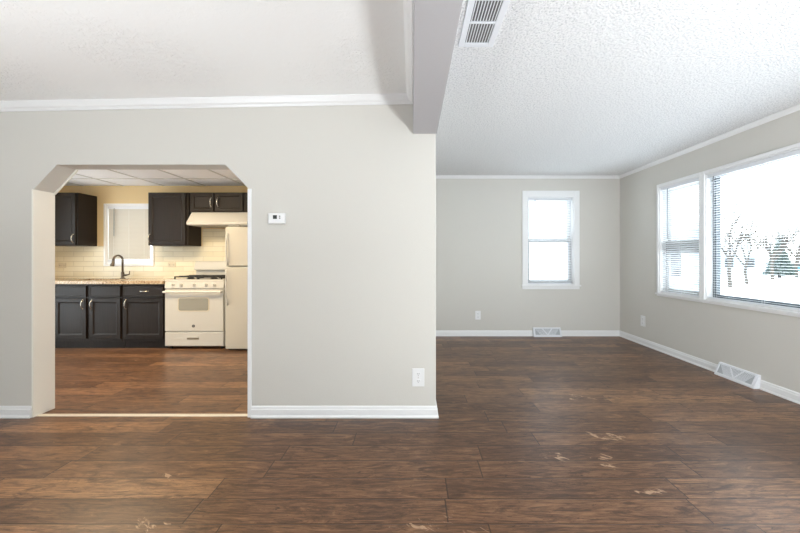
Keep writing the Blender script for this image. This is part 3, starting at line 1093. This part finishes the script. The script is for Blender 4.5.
r = thing('ceiling_vent', (.383, 1.93, ZC - .004), 'white ceiling vent with two louvred panels beside the beam', 'vent')
vx0, vx1, vy0, vy1, vm = .313, .452, 1.755, 2.105, 1.922
m = MB()
zz0, zz1 = ZC - .010, ZC + .004
e = .035
m.box(vx0 - e, vx0, vy0 - e, vy1 + e, zz0, zz1).box(vx1, vx1 + e, vy0 - e, vy1 + e, zz0, zz1)
m.box(vx0, vx1, vy0 - e, vy0, zz0, zz1).box(vx0, vx1, vy1, vy1 + e, zz0, zz1).box(vx0, vx1, vm - .007, vm + .007, zz0, zz1)
m.build('frame', M['metalwhite'], r, bevel=.003)
for (a, b) in ((vy0, vm - .007), (vm + .007, vy1)):
    m = MB()
    n = 9
    for i in range(n):
        x = vx0 + (vx1 - vx0) * (i + .5) / n
        m.hexa([(x - .0045, a, ZC - .009), (x - .0015, a, ZC - .009), (x + .0038, a, ZC - .0015), (x + .0022, a, ZC - .0015),
                (x - .0045, b, ZC - .009), (x - .0015, b, ZC - .009), (x + .0038, b, ZC - .0015), (x + .0022, b, ZC - .0015)])
    m.build('louvre_panel', M['metalwhite'], r)
MB().box(vx0, vx1, vy0, vy1, ZC - .001, ZC + .001).build('duct_backing', M['ventdark'], r)

# ------------------------------------------------------------------ kitchen ceiling panel, and light fixtures added out of view
def uplight(x, y, tilt, label):  # added floor lights, bouncing fill off the ceilings
    r = thing('added_uplight', (x, y, 0), label, 'lamp')
    MB().tube([(x, y, 0), (x, y, .02), (x, y, .03)], [.13, .13, .03], 28).build('base', M['steel'], r)
    MB().tube([(x, y, .02), (x, y, .22)], .012, 12).build('stand', M['steel'], r)
    d = Vector((0, math.sin(tilt), math.cos(tilt)))
    p = Vector((x, y, .40)) - d * .03
    MB().tube([p - d * .16, p - d * .14, p], [.05, .11, .165], 28).build('lamp_shade', M['steel'], r)
uplight(-2.15, -.2, 0, 'added out-of-view steel uplight on the dining side floor near the left wall')
uplight(1.65, -.3, math.radians(46), 'added out-of-view steel uplight on the living side floor near the picture window')
r = thing('ceiling_light_panel', (-3.2, 3.75, ZK), 'rectangular light panel in the kitchen drop ceiling', 'ceiling light')
MB().box(-3.78, -2.62, 3.46, 4.04, ZK - .04, ZK - .002).build('frame', M['trim'], r)
MB().box(-3.75, -2.65, 3.49, 4.01, ZK - .045, ZK - .04).build('diffuser', M['lampglow'], r)

r = thing('added_pendant', (-1.25, 3.5, ZK), 'added opal globe brightening the kitchen, unseen behind the front wall', 'lamp')  # globe added out of view to brighten kitchen ceiling and jamb
MB().tube([(-1.25, 3.5, ZK), (-1.25, 3.5, ZK - .02)], .05, 16).build('canopy', M['nickel'], r)
MB().tube([(-1.25, 3.5, ZK - .02), (-1.25, 3.5, ZK - .12)], .006, 8).build('cord', M['nickel'], r)
m = MB()
bmesh.ops.create_uvsphere(m.bm, u_segments=24, v_segments=14, radius=.085, matrix=Matrix.Translation((-1.25, 3.5, ZK - .20)))
m.build('globe', M['globeglow'], r, smooth=True)

# ------------------------------------------------------------------ outside
GZ = -.75
struct(MB().box(-60, 140, -60, 160, GZ - .2, GZ).build('ground', M['snow']))

def tree(x, y, h, seed, label, spread=.5, levels=5, trunk=.16, group=None):
    rnd = random.Random(seed)
    r = thing('bare_tree', (x, y, GZ), label, 'tree', group)
    tm, cm = MB(), MB()
    def grow(p, d, L, rad, lev):
        q = p + d * L
        (tm if lev >= levels - 1 else cm).tube([p, (p + q) / 2 + Vector((rnd.uniform(-1, 1), rnd.uniform(-1, 1), 0)) * L * .05, q], rad, 6 if lev > 2 else 3, r2=rad * .65)
        if lev == 0: return
        for i in range(3 if lev > 1 else 4):
            nd = (d + Vector((rnd.uniform(-1, 1), rnd.uniform(-1, 1), rnd.uniform(-.25, .5))) * spread * 1.3).normalized()
            grow(p + (q - p) * rnd.uniform(.55, 1), nd, L * rnd.uniform(.6, .8), rad * .6, lev - 1)
    grow(Vector((x, y, GZ)), Vector((0, 0, 1)), h * .33, trunk, levels)
    tm.build('trunk', M['bark'], r)
    cm.build('branches', M['bark'], r)

tree(21.5, 24, 6.4, 3, 'bare spreading tree outside, nearest the left edge of the picture window', trunk=.15)
tree(25.0, 26.5, 5.6, 8, 'smaller bare tree in the snow to the right of the spreading tree', trunk=.12)
tree(33.0, 32.5, 6.6, 12, 'wide bare tree beyond the snowy yard, seen at the right of the picture window', trunk=.16)
tree(38.5, 35.5, 6.4, 21, 'farthest bare tree beside the dark conifer outside', trunk=.16)
def conifer(x, y, h, seed, label):
    rnd = random.Random(seed)
    r = thing('conifer', (x, y, GZ), label, 'tree')
    MB().tube([(x, y, GZ), (x, y, GZ + h * .95)], .14, 8, r2=.03).build('trunk', M['bark'], r)
    m = MB()
    z = .12 * h
    while z < h:
        rr = (h - z) * .30 + .05
        n = 14
        for i in range(n):
            a = 2 * math.pi * (i + rnd.random()) / n
            L = rr * rnd.uniform(.75, 1.1)
            c, s = math.cos(a), math.sin(a)
            m.tube([(x, y, GZ + z), (x + c * L * .5, y + s * L * .5, GZ + z - .02 * L), (x + c * L, y + s * L, GZ + z - .28 * L)], [.05, .16 * rr + .03, .02], 4)
        z += .04 * h
    m.build('foliage', M['needle'], r)
conifer(35.4, 34.2, 4.6, 5, 'dark conifer standing between the bare trees outside the picture window')
for i, (q, yy, h) in enumerate(((.885, 60, 6.6), (.93, 50, 6.0), (.975, 56, 7.0), (1.01, 48, 6.0), (1.05, 55, 7.2), (1.09, 61, 6.8), (1.13, 54, 6.8), (1.18, 50, 6.4))):
    tree(q * yy, yy, h, 40 + i, 'one of the small bare trees in the distant treeline', trunk=.2, levels=4, group='bare trees of the distant treeline')
# distant car
r = thing('parked_car', (47.0, 44, GZ), 'distant teal parked car in the snow outside the picture window', 'car')
cx, cy = 47.0, 44.0
MB().prism([(cx - 2.2, GZ + .35), (cx + 2.2, GZ + .35), (cx + 2.25, GZ + .8), (cx + 1.4, GZ + .95), (cx - 1.9, GZ + .95), (cx - 2.25, GZ + .8)], 'y', cy - .85, cy + .85).build('body', M['carpaint'], r, bevel=.08)
MB().prism([(cx - 1.5, GZ + .95), (cx + 1.1, GZ + .95), (cx + .5, GZ + 1.42), (cx - 1.0, GZ + 1.42)], 'y', cy - .75, cy + .75).build('cabin', M['carglass'], r, bevel=.05)
for a in (-1.4, 1.4):
    for b in (-.86, .72):
        MB().tube([(cx + a, cy + b, GZ + .33), (cx + a, cy + b + .14, GZ + .33)], .33, 18).build('wheel', M['rubber'], r)
r = thing('snowy_house', (38, 44, GZ), 'low blue-grey house with snowy roof beyond the trees', 'house')
MB().box(33.5, 42, 42, 47, GZ, GZ + 2.3).build('walls', M['siding'], r)
MB().prism([(33.1, GZ + 2.3), (42.4, GZ + 2.3), (37.75, GZ + 3.9)], 'y', 41.6, 47.4).build('roof', M['roof'], r)
for x in (35, 37.5, 40):
    MB().box(x - .5, x + .5, 41.95, 42.0, GZ + .9, GZ + 1.9).build('window', M['carglass'], r)

r = thing('neighbour_house', (11.5, 18, GZ), 'pale blue-grey neighbouring house close outside the left unit of the big window', 'house')
MB().box(8.2, 13.9, 17, 23, GZ, GZ + 3.4).build('walls', M['siding'], r)
MB().prism([(7.8, GZ + 3.4), (14.3, GZ + 3.4), (11.05, GZ + 5.2)], 'y', 16.6, 23.4).build('roof', M['roof'], r)
for x in (10.2, 12.4):
    f = MB().box(x - .55, x + .55, 16.95, 17.0, GZ + 1.0, GZ + 2.5).build('window', M['trim'], r)
    MB().box(x - .45, x + .45, 16.94, 16.96, GZ + 1.1, GZ + 2.4).build('pane', M['carglass'], f)
